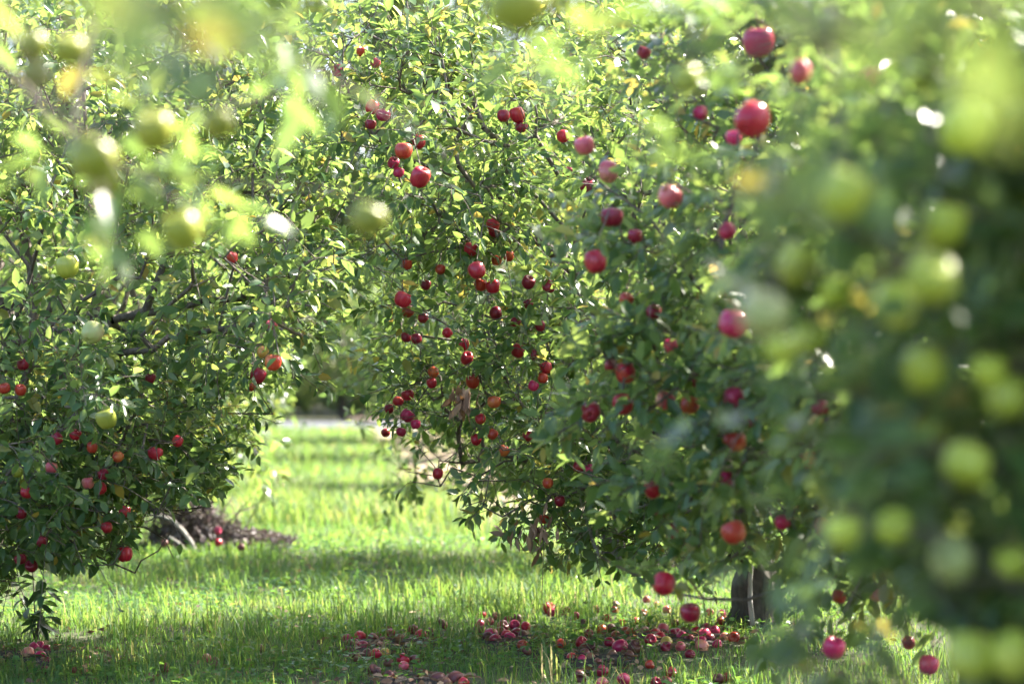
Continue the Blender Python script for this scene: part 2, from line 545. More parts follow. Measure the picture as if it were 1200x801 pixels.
FALLEN = {
 "windfall heap on bare dark soil": [
  (407,748,13,'d'),(422,746,15,'r'),(437,748,13,'b'),(443,746,11,'d'),(448,751,11,'b'),(425,757,14,'d'),(430,765,12,'b'),(440,766,13,'r'),(452,764,12,'y'),
  (472,772,15,'r'),(486,772,12,'b'),(458,741,11,'d'),(468,748,12,'b'),(484,737,13,'d'),(492,743,13,'r'),(505,741,13,'b'),(518,731,13,'b'),(408,762,11,'b'),
  (418,771,9,'b'),(455,777,8,'b'),(473,781,8,'p'),(415,754,10,'b'),(446,757,10,'b')],
 "windfalls at the bottom picture edge": [
  (456,791,12,'d'),(443,787,11,'b'),(437,785,9,'b'),(514,795,18,'b'),(534,794,19,'b'),(543,799,12,'r'),(523,799,13,'b')],
 "tight windfall heap amid green grass": [
  (565,720,9,'r'),(574,728,9,'p'),(563,731,9,'m'),(595,726,9,'r'),(605,726,14,'r'),(603,732,13,'m'),(616,733,12,'r'),(589,733,14,'d'),(576,742,15,'m'),(581,748,14,'d'),
  (571,745,12,'m'),(593,743,13,'r'),(598,746,13,'m'),(606,741,14,'d'),(613,744,12,'d'),(613,756,13,'o'),(617,763,10,'b'),(565,738,8,'b'),(581,722,9,'d'),(586,739,12,'d')],
 "windfalls scattered under the large crown": [
  (643,713,15,'r'),(647,717,11,'m'),(649,703,8,'m'),(637,706,6,'m'),(675,721,9,'d'),(664,715,9,'d'),(698,714,9,'p'),(722,709,11,'m'),(720,715,9,'r'),(711,724,9,'o'),
  (716,736,11,'r'),(705,737,13,'o'),(690,742,11,'d'),(739,740,11,'o'),(733,738,9,'o'),(755,739,8,'p'),(722,743,11,'o'),(761,729,9,'d'),(746,728,7,'p'),(754,718,9,'o'),
  (781,714,10,'p'),(758,702,9,'p'),(769,710,7,'p'),(730,730,8,'r'),(683,731,8,'b')],
 "thick windfall bed beside the trunk": [
  (791,730,11,'d'),(777,737,14,'p'),(774,746,13,'r'),(781,751,13,'y'),(780,757,13,'d'),(762,749,14,'d'),(788,742,12,'d'),(799,745,14,'m'),(793,741,12,'m'),(797,757,12,'p'),
  (826,743,15,'m'),(828,735,12,'m'),(838,739,12,'m'),(823,756,15,'p'),(821,751,14,'m'),(832,747,12,'d'),(840,754,11,'m'),(860,746,14,'o'),(849,746,9,'p'),(845,719,13,'m'),
  (844,728,12,'r'),(831,718,8,'p'),(858,717,9,'b'),(815,738,11,'r'),(808,748,11,'d'),(852,736,10,'m'),(768,740,11,'r')],
 "loose windfalls in front of the bed": [
  (727,756,17,'m'),(744,758,17,'r'),(714,752,12,'d'),(718,766,11,'b'),(681,752,14,'r'),(657,754,12,'o'),(670,770,14,'r'),(686,765,12,'r'),(682,772,12,'m'),(692,770,11,'d'),
  (700,777,9,'b'),(706,786,15,'d'),(679,792,17,'d'),(731,795,15,'m'),(706,800,14,'p'),(761,779,9,'o'),(786,787,13,'r'),(809,766,10,'d'),(768,799,11,'d'),(781,799,14,'d'),
  (842,795,13,'b'),(852,794,12,'d'),(692,758,9,'b'),(738,768,8,'b')],
 "windfalls below the dark weed": [
  (32,765,15,'p'),(39,758,12,'m'),(47,768,13,'m'),(55,776,10,'d'),(55,760,11,'d'),(47,757,8,'m'),(104,774,10,'d'),(98,785,9,'p'),(88,787,9,'d'),(72,785,8,'b'),(192,782,12,'d'),(175,794,10,'b'),(52,787,8,'b')],
 "few windfalls on open grass": [(242,772,8,'p'),(252,777,7,'b'),(305,760,9,'b')],
 "windfalls caught in the brush pile": [(255,621,9,'m'),(256,635,9,'r'),(282,641,9,'r'),(192,636,9,'r')],
}


# blobs: crown lobes (cx, cy, cz, rx, ry, rz)
TREES = {
 'R1': dict(base=(1.23, 12.4), fork=.75, n=2200, blobs=[
        (.95, 12.3, 1.80, 1.75, 1.9, 1.35), (1.15, 12.9, 2.75, 1.35, 1.3, .55), (.30, 11.6, 1.1, .9, 1.0, .68), (.80, 11.3, .78, .65, .6, .40),
        (-.35, 11.0, 2.3, .5, .6, .6), (-.55, 11.2, 2.8, .4, .5, .38), (1.4, 11.4, 1.0, .8, .9, .6)], leaves=9.5, shoots=1.9,
        label="large apple tree laden with dark red apples standing beside the grass path"),
 'Rm': dict(base=(1.62, 8.4), fork=.7, n=1350, blobs=[
        (1.45, 8.4, 1.75, 1.2, 1.25, 1.3), (.78, 8.3, 1.05, .66, .7, .58), (1.8, 8.6, 2.6, 1.0, 1.0, .6), (.80, 5.3, 1.95, .22, .5, .28), (1.3, 7.0, 1.7, .7, .8, .8)],
        leaves=10, shoots=2.2, label="apple tree with blurred crimson apples between the large red tree and the green apples"),
 'R0': dict(base=(1.88, 4.0), fork=.6, n=980, blobs=[
        (1.56, 3.95, 1.45, 1.02, .95, 1.2), (1.00, 3.75, 1.0, .52, .6, .62), (1.15, 3.6, .72, .6, .6, .4), (.76, 3.75, .80, .36, .5, .42), (.80, 3.9, 1.25, .35, .4, .5), (.84, 3.9, .66, .32, .4, .30), (1.3, 3.6, .72, .5, .4, .30), (.92, 4.4, 1.6, .40, .5, .85), (1.4, 3.4, 1.95, .78, .7, .45), (2.0, 4.2, 2.3, .9, .8, .4), (.72, 2.75, 2.42, .55, .5, .22), (.31, 1.3, 1.50, .08, .12, .03)],  # lobe before the last: unseen bough added overhead to shade the overhanging leaves
        leaves=12, shoots=2.5, label="close blurred apple tree hung with big yellow-green apples"),
 'L1': dict(base=(-2.65, 11.6), fork=.8, n=1900, blobs=[
        (-2.4, 11.6, 1.75, 1.5, 1.6, 1.35), (-2.2, 12.0, 2.65, 1.4, 1.4, .6), (-1.05, 10.2, 1.75, .36, .5, .5), (-2.3, 10.6, 1.0, 1.0, .9, .62), (-2.2, 11.0, .72, .9, .8, .42), (-1.72, 11.3, .95, .5, .6, .42), (-1.05, 11.6, 2.15, .42, .6, .6)],
        leaves=10, shoots=2.0, label="dark apple tree with bare lower twigs beside a weed and fallen apples"),
 'L0': dict(base=(-2.3, 4.1), fork=.8, n=120, blobs=[
        (-1.75, 4.1, 2.1, 1.0, 1.1, .8), (-.66, 3.8, 1.74, .34, .45, .18), (-.27, 1.95, 1.50, .26, .25, .07)],
        leaves=8, shoots=1.3, label="close blurred apple tree overhanging the path with a few green apples"),
}


def blob_hit(blobs, u, v):
    a = (u - 600) / F; b = (400.5 - v) / F
    d = np.array([a, cp - b * sp, sp + b * cp]); best = None
    for cx, cy, cz, rx, ry, rz in blobs:
        s = np.array([rx, ry, rz]); o = (CAM - np.array([cx, cy, cz])) / s; e = d / s
        A = e @ e; B = o @ e; C = o @ o - 1; q = B * B - A * C
        if q > 0:
            t = (-B - math.sqrt(q)) / A
            best = t if best is None else min(best, t)
    return best, d


APPLES = []      # dict(pos, r, tree, ...)
for tname, rows in HANGING.items():
    bl = TREES[tname]['blobs']
    cy0 = TREES[tname]['base'][1]
    for (u, v, d, k, lab) in rows:
        t, dr = blob_hit(bl, u, v)
        true = .076 if k in 'gwv' else .072
        Ys = F * true / d
        if tname in ('R0', 'L0'):
            Y = min(max(Ys, 2.7), 4.0)
            if tname == 'R0' and (v > 400 or d >= 50): Y = max(2.9, Y * .86)
        elif t is None:
            Y = min(max(Ys, cy0 - 2.0), cy0 + .3)
        else:
            Y = t * dr[1] + .06
            Y = min(max(Ys, Y - .5), Y + .25)
        p = at(u, v, Y)
        dia = min(max(d * Y / F, .050), .092)
        APPLES.append(dict(p=p, dia=dia, vis=d * (.8 if k == 'w' and tname == 'R0' else .5), tree=tname, k=k, lab=lab, u=u, v=v))
FALL = []
for cname, rows in FALLEN.items():
    for (u, v, d, k) in rows:
        g0 = ground_at(u, v + d * .35) if 'brush' not in cname else at(u, v, 16.9)
        dia = min(max(1.03 * d * g0[1] / F, .046), .074)
        FALL.append(dict(p=np.array([g0[0], g0[1], dia * .30 if 'brush' not in cname else g0[2]]), dia=dia, vis=d * .5, cl=cname, k=k, u=u, v=v))

AP_U, AP_V, AP_D, AP_R = (np.array([f(a) for a in APPLES + FALL]) for f in
                          (lambda a: a['u'], lambda a: a['v'], lambda a: a['p'][1], lambda a: a['vis']))


def cover(P, scale=1.0, extra=0.0, prob=.92, g=rng):
    """True for leaves that would hide an apple the photo shows"""
    u, v, d = project(P)
    coc = np.where(d < 6.5, .30 * 120 * np.abs(1 / d - 1 / 10.9) + .27 * .09 * F / d, 0)
    hit = np.zeros(len(P), bool)
    for i in range(len(AP_U)):
        r = AP_R[i] * scale + extra + coc
        near = (np.abs(u - AP_U[i]) < r) & (np.abs(v - AP_V[i]) < r) & (d < AP_D[i] + .02)
        if near.any():
            idx = np.nonzero(near)[0]
            hit[idx[(u[idx] - AP_U[i]) ** 2 + (v[idx] - AP_V[i]) ** 2 < r[idx] ** 2]] = True
    return hit & (g.random(len(P)) < np.where(d < 6.5, max(prob, .96), prob))


OPEN = np.array([(0, 695), (60, 688), (150, 654), (170, 600), (238, 592), (300, 560), (322, 505), (338, 470), (425, 470), (445, 520),
                 (505, 562), (540, 612), (600, 652), (650, 674), (760, 694), (842, 704), (860, 668), (900, 660), (905, 735), (872, 745), (868, 810), (0, 810)], float)


def in_poly(u, v, poly):
    ins = np.zeros(len(u), bool); j = len(poly) - 1
    for i in range(len(poly)):
        xi, yi = poly[i]; xj, yj = poly[j]
        c = ((yi > v) != (yj > v)) & (u < (xj - xi) * (v - yi) / (yj - yi + 1e-12) + xi)
        ins ^= c; j = i
    return ins


# ------------------------------------------------------------------ tree growth
def grow(base, fork, blobs, n, seeds, g, near_bias=.0):
    """branch skeleton: trunk nodes then every point of the crown joined to the cheapest branch"""
    pts = []
    vol = np.array([b[3] * b[4] + b[4] * b[5] + b[3] * b[5] for b in blobs]); vol = vol / vol.sum()
    for b, w in zip(blobs, vol):
        m = max(5, int(n * w))
        d = unit(g.normal(size=(m, 3)))
        r = g.random(m) ** .30                     # towards the outside of the crown
        pts.append(np.array(b[:3]) + d * r[:, None] * np.array(b[3:]))
    pts = np.concatenate(pts)
    pts = pts[pts[:, 2] > .22]
    bx, by = base
    tip = np.array([bx + g.normal() * .05, by + g.normal() * .05, fork])
    trunk = [np.array([bx, by, -.05]), np.array([bx + .02, by, fork * .35]), np.array([bx - .02, by + .02, fork * .7]), tip]
    P = list(trunk); par = [-1, 0, 1, 2]; plen = [0, .3, .6, .9]
    order = np.argsort(np.linalg.norm(pts - tip, axis=1))
    allp = np.concatenate([pts[order], seeds]) if len(seeds) else pts[order]
    buf = np.zeros((len(allp) * 2 + 8, 3)); pl = np.zeros(len(buf)); buf[:4] = P; pl[:4] = plen; pl[:3] += 5
    k = 4; parent = [-1, 0, 1, 2]; kind = [0, 0, 0, 0]
    ns = len(seeds)
    for i, q in enumerate(allp):
        isseed = i >= len(allp) - ns
        dv = q - buf[:k]
        dist = np.linalg.norm(dv, axis=1)
        cost = dist + (.22 * pl[:k] if not isseed else 0) + np.where(dv[:, 2] < -.25, .25 * -dv[:, 2], 0)
        if isseed: cost = cost + np.where(dv[:, 1] < -.0, 0, .15)
        j = int(np.argmin(cost))
        if dist[j] > .45:                           # a bend half way, sagging
            mid = (q + buf[j]) / 2 + g.normal(size=3) * .05 * dist[j] + np.array([0, 0, .08 * dist[j]])
            buf[k] = mid; pl[k] = pl[j] + dist[j] / 2; parent.append(j); kind.append(1); j = k; k += 1
        buf[k] = q; pl[k] = pl[j] + np.linalg.norm(q - buf[j]); parent.append(j); kind.append(2 if isseed else 1); k += 1
    return buf[:k], np.array(parent), np.array(kind), len(trunk)


def make_tree(name, base, fork, blobs, n, leaves, shoots, seeds, seed, label, LS=1.0, cull=True, mat=None, twig=True, r0=.0021, dead=(), group=None):
    g = np.random.default_rng(seed)
    P, par, kind, nt_ = grow(base, fork, blobs, n, seeds, g)
    cnt = np.ones(len(P))
    for i in range(len(P) - 1, 0, -1):
        cnt[par[i]] += cnt[i]
    rad = r0 * cnt ** .5
    B0 = np.array([base[0], base[1], 0.0])
    root = empty(name, B0)
    tag(root, label, "tree", group)
    # trunk: gnarled tube, flared at the foot
    tp = P[:nt_]; tt = np.linspace(0, 1, 14)
    path = np.stack([np.interp(tt * (nt_ - 1), np.arange(nt_), tp[:, c]) for c in range(3)], 1)
    tr = np.maximum(rad[nt_ - 1] * 1.05, .05) * (1 + .55 * np.exp(-tt * 9)) * (1 + .06 * np.sin(tt * 19 + seed))
    ctop = np.array([blobs[0][0], blobs[0][1], blobs[0][2]]); lim = unit(ctop - path[-1]) * min(.9, np.linalg.norm(ctop - path[-1]))
    path = np.concatenate([path, [path[-1] + lim * f + np.array([0, 0, .04 * math.sin(f * 6)]) for f in (.25, .5, .75, 1)]]); tr = np.concatenate([tr, tr[-1] * np.array([.85, .68, .5, .3])])
    V, T = tube(path - B0, tr, 12)
    V[:, :2] += g.normal(size=(len(V), 2)) * tr[0] * .10
    obj("trunk", mesh_np("trunk", V, T, M_BARK), root)
    # branches
    ids = np.arange(nt_, len(P))
    ra = np.minimum(rad[par[ids]] * .85, rad[ids] * 1.5)
    ra = np.where(kind[ids] == 2, .0028, ra)
    V, T = segs(P[par[ids]] - B0, P[ids] - B0, ra, rad[ids], 5)
    # leafy shoots
    nd = ids[rad[ids] < .022]
    reps = g.poisson(shoots, len(nd)); src = np.repeat(nd, reps); m = len(src)
    A = P[src]
    fr = g.random(m)[:, None] * .8
    A = A * (1 - fr) + P[par[src]] * fr
    cen = np.array([b[:3] for b in blobs])
    cidx = np.argmin(np.linalg.norm((A[:, None] - cen[None]) / np.array([b[3:] for b in blobs])[None], axis=2), 1)
    outw = unit(A - cen[cidx])
    d0 = unit(outw * .8 + np.array([0, 0, .35]) + g.normal(size=(m, 3)) * .55)
    Ls = g.gamma(3.2, .055, m) * LS; Ls = np.clip(Ls, .06, .42 * LS)
    sag = g.uniform(.1, .75, m)
    nl = np.maximum(4, (leaves * (0.45 + Ls / .2 / LS * .55)).astype(int))
    E = A + d0 * Ls[:, None]; E[:, 2] -= sag * Ls * .5
    Mi = A + d0 * Ls[:, None] * .5; Mi[:, 2] -= sag * Ls * .11
    keep = np.ones(m, bool)
    if cull:
        u, v, _ = project(E)
        keep = ~(in_poly(u, v, OPEN) & (g.random(m) < .9)) & (E[:, 2] > .10)
    if twig:
        kk = keep
        V2, T2 = segs(np.concatenate([A[kk], Mi[kk]]) - B0, np.concatenate([Mi[kk], E[kk]]) - B0,
                      np.full(2 * kk.sum(), .0022 * LS), np.full(2 * kk.sum(), .0015 * LS), 3)
        V, T = join([(V, T), (V2, T2)])
    obj("branches", mesh_np("branches", V, T, M_TWIG), root)
    A, d0, Ls, sag, nl = A[keep], d0[keep], Ls[keep], sag[keep], nl[keep]
    sid = np.repeat(np.arange(len(A)), nl)
    first = np.concatenate([[0], np.cumsum(nl)[:-1]])
    li = np.arange(len(sid)) - first[sid]
    t = (li + .6) / nl[sid]
    t = np.clip(t + g.normal(size=len(t)) * .04, 0, 1)
    t = np.where(g.random(len(t)) < .3, 1 - (1 - t) * .4, t)
    ax = d0[sid].copy(); pos = A[sid] + ax * (Ls[sid] * t)[:, None]
    pos[:, 2] -= sag[sid] * Ls[sid] * .5 * t ** 2
    ax[:, 2] -= sag[sid] * t; ax = unit(ax)
    x = unit(np.cross(ax, np.array([.2, .1, 1.]))); y = np.cross(ax, x)
    az = li * 2.4 + g.random(len(A))[sid] * 6.28
    radial = np.cos(az)[:, None] * x + np.sin(az)[:, None] * y
    dirn = unit(radial * .85 + ax * (.25 + .6 * t)[:, None] + g.normal(size=radial.shape) * .22 - np.array([0, 0, .18]))
    nor = unit(np.array([0, 0, .85]) + ax * .45 + g.normal(size=radial.shape) * .45)
    L = np.clip(g.normal(.068 if base[1] > 9 else .074, .014, len(t)), .035, .105) * LS * (.7 + .3 * np.sin(math.pi * np.clip(t, .1, .9)))
    W = L * g.uniform(.36, .56, len(t))
    pos = pos + dirn * (.014 * LS)
    C = pos + dirn * (L * .5)[:, None]
    ok = C[:, 2] > .05
    if cull:
        u, v, dd = project(C)
        ok &= ~(in_poly(u, v, OPEN) & (g.random(len(t)) < .93))
        ok &= ~cover(C, 1.0, 2.0, .92, g)
        ok &= (dd > .9) & ~((dd < 5) & (u < 760) & (v > 330 - .12 * u))
    V, T = leaf_arrays((pos - B0)[ok], dirn[ok], nor[ok], L[ok], W[ok], g)
    rs = np.clip(g.normal(.45, .2, len(A)), 0, .97)[sid]
    rn = np.clip(rs + g.normal(size=len(t)) * .13, 0, .95)
    rn = np.where(g.random(len(t)) < (.012 if base[1] > 5 or not cull else 0), 1.0, rn)[ok]
    obj("crown", mesh_np("crown", V, T, mat or M_LEAF, {"rnd": np.repeat(rn, 8)}), root)
    for (u, v, w, h, lab) in dead:
        tt_, dr = blob_hit(blobs, u, v)
        Y = tt_ * dr[1] - .22 if tt_ else base[1] - 1.5
        k = 42
        ctr = np.array([at(u + g.normal() * w, v + g.normal() * h, Y + g.normal() * .05) for _ in range(k)])
        V, T = leaf_arrays(ctr - B0, np.array([0, 0, -1.]) + g.normal(size=(k, 3)) * .45, g.normal(size=(k, 3)), g.uniform(.05, .09, k), g.uniform(.014, .028, k), g)
        tag(obj("dead_leaves", mesh_np("dead_leaves", V, T, M_DEAD, {"rnd": np.repeat(g.random(k), 8)}), root), lab)
    return root


for i, (tn, td) in enumerate(TREES.items()):
    seeds = np.array([a['p'] + np.array([0, 0, a['dia'] * .5 + .012]) for a in APPLES if a['tree'] == tn])
    TREES[tn]['root'] = make_tree("apple_tree", td['base'], td['fork'], td['blobs'], td['n'], td['leaves'], td['shoots'], seeds, 40 + i, td['label'], r0=.0013 if tn in ('L0', 'R0') else .0021,
              dead=[(541, 464, 9, 7, "bunch of curled brown dead leaves"), (627, 622, 17, 12, "hanging brown withered leaves")] if tn == 'R1' else
                   (), group="apple trees along the grass path")
# pale sucker shoot up the trunk of the big tree
rt = TREES['R1']['root']
sb = np.array([at(882, 732, 12.1), at(879, 705, 12.1), at(879, 678, 12.08), at(881, 655, 12.06), at(886, 632, 12.0), at(895, 610, 11.95)]) - np.array(rt.location)
V, T = tube(sb, [.014, .013, .012, .010, .008, .005], 8)
tag(obj("sucker_shoot", mesh_np("sucker_shoot", V, T, M_STICK), rt), "pale bare shoot rising against the dark trunk")

# orchard trees farther off: two grown trees, then copies
protos = []
for s in range(2):
    bl = [(0, 0, 1.85, 1.75, 1.75, 1.4), (.2, .1, 2.8, 1.2, 1.2, .7), (-.9, -.5, 1.3, .8, .9, .8), (.9, .6, 1.2, .9, .8, .8)]
    protos.append(make_tree("apple_tree", (0, 0), .8, bl, 800, 10, 2.0, np.zeros((0, 3)), 70 + s, "x", LS=1.25, cull=False, r0=.0026))
FARROW = [  # x, y, scale, spin, label
 (-3.15, 17.2, 1.0, 20, "leafy apple tree behind the brush pile on the path's shaded side"),
 (.72, 16.9, 1.0, 140, "apple tree just behind the large red-laden tree"),
 (-3.75, 23.6, 1.0, 75, "apple tree behind the one by the brush pile, second tree back"),
 (-.02, 28.2, 1.05, 200, "apple tree shading the path past the tall bright grass"),
 (-4.7, 30.2, 1.05, 310, "apple tree at the path's edge opposite the pinkish bare soil"),
 (-.55, 38.0, 1.05, 20, "blurred apple tree on the bare soil strip before the road"),
 (-5.5, 38.4, 1.05, 100, "blurred apple tree across the path from the bare soil strip"),
 (-6.2, 46.8, 1.1, 230, "last apple tree of its row before the road, narrow side of the gap"),
 (-1.15, 47.5, 1.1, 280, "last apple tree before the road beyond the red-laden trees"),
 (-7.6, 14.0, 1.0, 30, "apple tree of the next row glimpsed through the dark tree"),
 (-8.2, 19.5, 1.1, 90, "apple tree of the next row, second from the dark tree"),
 (-8.6, 25.5, 1.1, 190, "apple tree of the next row, third behind the dark tree"),
 (-9.2, 33.0, 1.1, 290, "apple tree of the next row, deep behind the brush pile"),
 (-10.0, 43.0, 1.15, 10, "farthest apple tree of the next row by the road"),
 (6.6, 11.5, 1.0, 60, "apple tree of the row behind the close green-apple tree"),
 (6.3, 17.0, 1.1, 150, "apple tree behind the crimson-apple tree, next row over"),
 (6.0, 23.0, 1.1, 250, "apple tree glimpsed behind the large tree's trunk, next row over"),
 (5.6, 30.0, 1.1, 330, "sunlit apple tree far behind the large red-laden tree"),
 (-7.4, 70.5, 1.25, 80, "small pale tree across the road at the gap's left side"),
 (-5.0, 71.5, 1.3, 160, "small pale tree across the road filling the middle of the gap"),
 (-2.5, 70.2, 1.2, 240, "small pale tree across the road at the gap's right side"),
 (4.9, 40.0, 1.15, 45, "blurred apple tree near the road behind the large tree's top"),
]
for i, (x, y, s, rz, lab) in enumerate(FARROW):
    o = protos[i] if i < 2 else copy_tree(protos[i % 2])
    o.location = (x, y, 0); o.scale = (s, s, s); o.rotation_euler = (0, 0, R(rz))
    tag(o, lab, "tree", "apple trees of the far rows")

# woods across the road
wb = [(0, 0, 7.5, 4.2, 4.2, 4.5), (1.8, .8, 5.0, 2.8, 2.8, 2.6), (-1.8, -.6, 4.6, 2.8, 2.8, 2.6), (.3, 0, 11.0, 2.6, 2.6, 3.0), (-.8, .4, 2.8, 2.8, 2.8, 1.9)]
wood = make_tree("woodland_tree", (0, 0), 2.2, wb, 650, 9, 2.0, np.zeros((0, 3)), 90, "x", LS=4.2, cull=False, mat=M_FAR, twig=False, r0=.009)
WOODS = [(-33, 86, 1.1), (-25.5, 84, 1.0), (-18, 87, 1.05), (-11.5, 85, 1.0), (-5.6, 88, 1.05), (-.5, 85, 1.1), (5.2, 87, 1.0), (11.5, 85, 1.0), (17.5, 88, 1.05), (24, 86, 1.1), (31, 87, 1.0),
         (-22, 100, 1.4), (-9, 102, 1.45), (2, 100, 1.45), (14.5, 102, 1.4), (26, 100, 1.4)]
names_w = ["tall tree beyond the road, first at the woods' left end", "second tall woodland tree beyond the road from the left end", "third tall woodland tree beyond the road from the left end",
  "fourth tall woodland tree from the left end of the woods", "woodland tree standing straight above the end of the path", "woodland tree right of the one above the path's end",
  "seventh front woodland tree from the left end", "eighth front woodland tree from the left end", "ninth front woodland tree from the left end", "tenth front woodland tree from the left end",
  "last front woodland tree at the right end of the woods", "leftmost of the five tallest woodland trees at the back", "second of the five tallest woodland trees at the back",
  "middle one of the five tallest woodland trees at the back", "fourth of the five tallest woodland trees at the back", "rightmost of the five tallest woodland trees at the back"]
for i, (x, y, s) in enumerate(WOODS):
    o = wood if i == 0 else copy_tree(wood)
    o.location = (x, y, 0); o.scale = (s * 1.15, s * 1.15, s * 1.35); o.rotation_euler = (0, 0, i * 1.3)
    tag(o, names_w[i], "tree", "woodland trees beyond the road")

sh = make_tree("shrub", (0, 0), .3, [(0, 0, 1.3, 2.0, 1.4, 1.2), (.9, .2, 1.0, 1.5, 1.2, 1.0), (-.9, 0, .9, 1.5, 1.2, .9)], 420, 9, 2.0, np.zeros((0, 3)), 95, "x", LS=2.4, cull=False, mat=M_FAR, twig=False, r0=.003)
SHRUBS = [(-14.5, "first dark bush beyond the road, counted from the left"), (-11.2, "second dark bush beyond the road, counted from the left"), (-8.0, "third dark bush beyond the road, left of the path's end"),
          (-5.0, "dark bush beyond the road straight behind the path's end"), (-1.9, "dark bush beyond the road right of the path's end"), (1.3, "sixth dark bush beyond the road, counted from the left"),
          (4.8, "seventh dark bush beyond the road, counted from the left"), (8.2, "last dark bush beyond the road, at the right end")]
for i, (x, lab) in enumerate(SHRUBS):
    o = sh if i == 0 else copy_tree(sh)
    s = 1.0 + .25 * math.sin(i * 2.3)
    o.location = (x * 1.1, 78.5 + (i % 3) * .7, 0); o.scale = (1.1, 1, s); o.rotation_euler = (0, 0, i * 2.1)
    tag(o, lab, "bush", "dark bushes beyond the road")

# ------------------------------------------------------------------ apples as things
stem_m = {}
APV = {k: [apple_mesh(n + "_apple", m_, 3 + i * 7 + j) for j in range(3)] for i, (k, (n, m_)) in enumerate(
    {k: ({'g': 'green', 'v': 'green', 'w': 'green', 'y': 'yellow', 'b': 'bruised'}.get(k, 'red'), KIND[k]) for k in KIND}.items())}
V, T = tube(np.array([(0, 0, .29), (.012, .004, .42), (.03, .0, .54), (.035, -.01, .66)]), [.022, .018, .018, .026], 6)
STEM = mesh_np("stem", V, T, M_TWIG)
NAME = {'g': 'green_apple', 'v': 'green_apple', 'w': 'green_apple', 'y': 'yellow_apple', 'b': 'bruised_apple'}
protoA = {}


def put_apple(a, hanging, label, group):
    k = a['k']; j = random.randrange(3)
    key = (k, j, hanging)
    nm = NAME.get(k, 'red_apple') if hanging else 'fallen_apple'
    if key not in protoA:
        o = obj(nm, APV[k][j])
        if hanging:
            obj("stem", STEM, o)
        protoA[key] = o
    else:
        o = copy_tree(protoA[key])
    o.location = a['p']; s = a['dia']
    o.scale = (s * random.uniform(.93, 1.06), s * random.uniform(.93, 1.06), s * random.uniform(.88, 1.06))
    if hanging: o.rotation_euler = (random.gauss(0, .34), random.gauss(0, .34), random.uniform(0, 6.28))
    else: o.rotation_euler = (random.uniform(-2.2, 2.2), random.uniform(-1, 1), random.uniform(0, 6.28))
    if 'rot' in a: o.rotation_euler = a['rot']
    return tag(o, label, "apple", group)


GRP = {'R1': "red apples on the large tree", 'Rm': "red apples on the nearer red tree", 'R0': "green apples on the close tree",
       'L1': "apples on the dark tree", 'L0': "green apples on the overhanging tree"}
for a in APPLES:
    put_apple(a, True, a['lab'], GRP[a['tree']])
ORD = ["first", "second", "third", "fourth", "fifth", "sixth", "seventh", "eighth", "ninth", "tenth", "eleventh", "twelfth", "thirteenth", "fourteenth",
       "fifteenth", "sixteenth", "seventeenth", "eighteenth", "nineteenth", "twentieth", "twenty-first", "twenty-second"]
LOOK = {'r': 'red', 'd': 'dark red', 'm': 'crimson', 'p': 'pink', 'o': 'orange-red', 'y': 'yellowish', 'b': 'brown bruised', 'g': 'green', 'w': 'pale'}
for cname in FALLEN:
    mem = sorted([a for a in FALL if a['cl'] == cname], key=lambda a: a['v'])
    nrow = 1 if len(mem) < 6 else (2 if len(mem) < 16 else 4)
    rows_ = [mem[int(i * len(mem) / nrow):int((i + 1) * len(mem) / nrow)] for i in range(nrow)]
    rn_ = {1: [""], 2: ["back row of ", "front row of "], 4: ["back row of ", "second row of ", "third row of ", "front row of "]}[nrow]
    for rr_, row in zip(rn_, rows_):
        for i, a in enumerate(sorted(row, key=lambda a: a['u'])):
            if a['k'] in 'rdm' and random.random() < .16: a['k'] = 'b'
            put_apple(a, False, "%s apple, %s from left, %s%s" % (LOOK[a['k']], ORD[i], rr_, cname), cname)

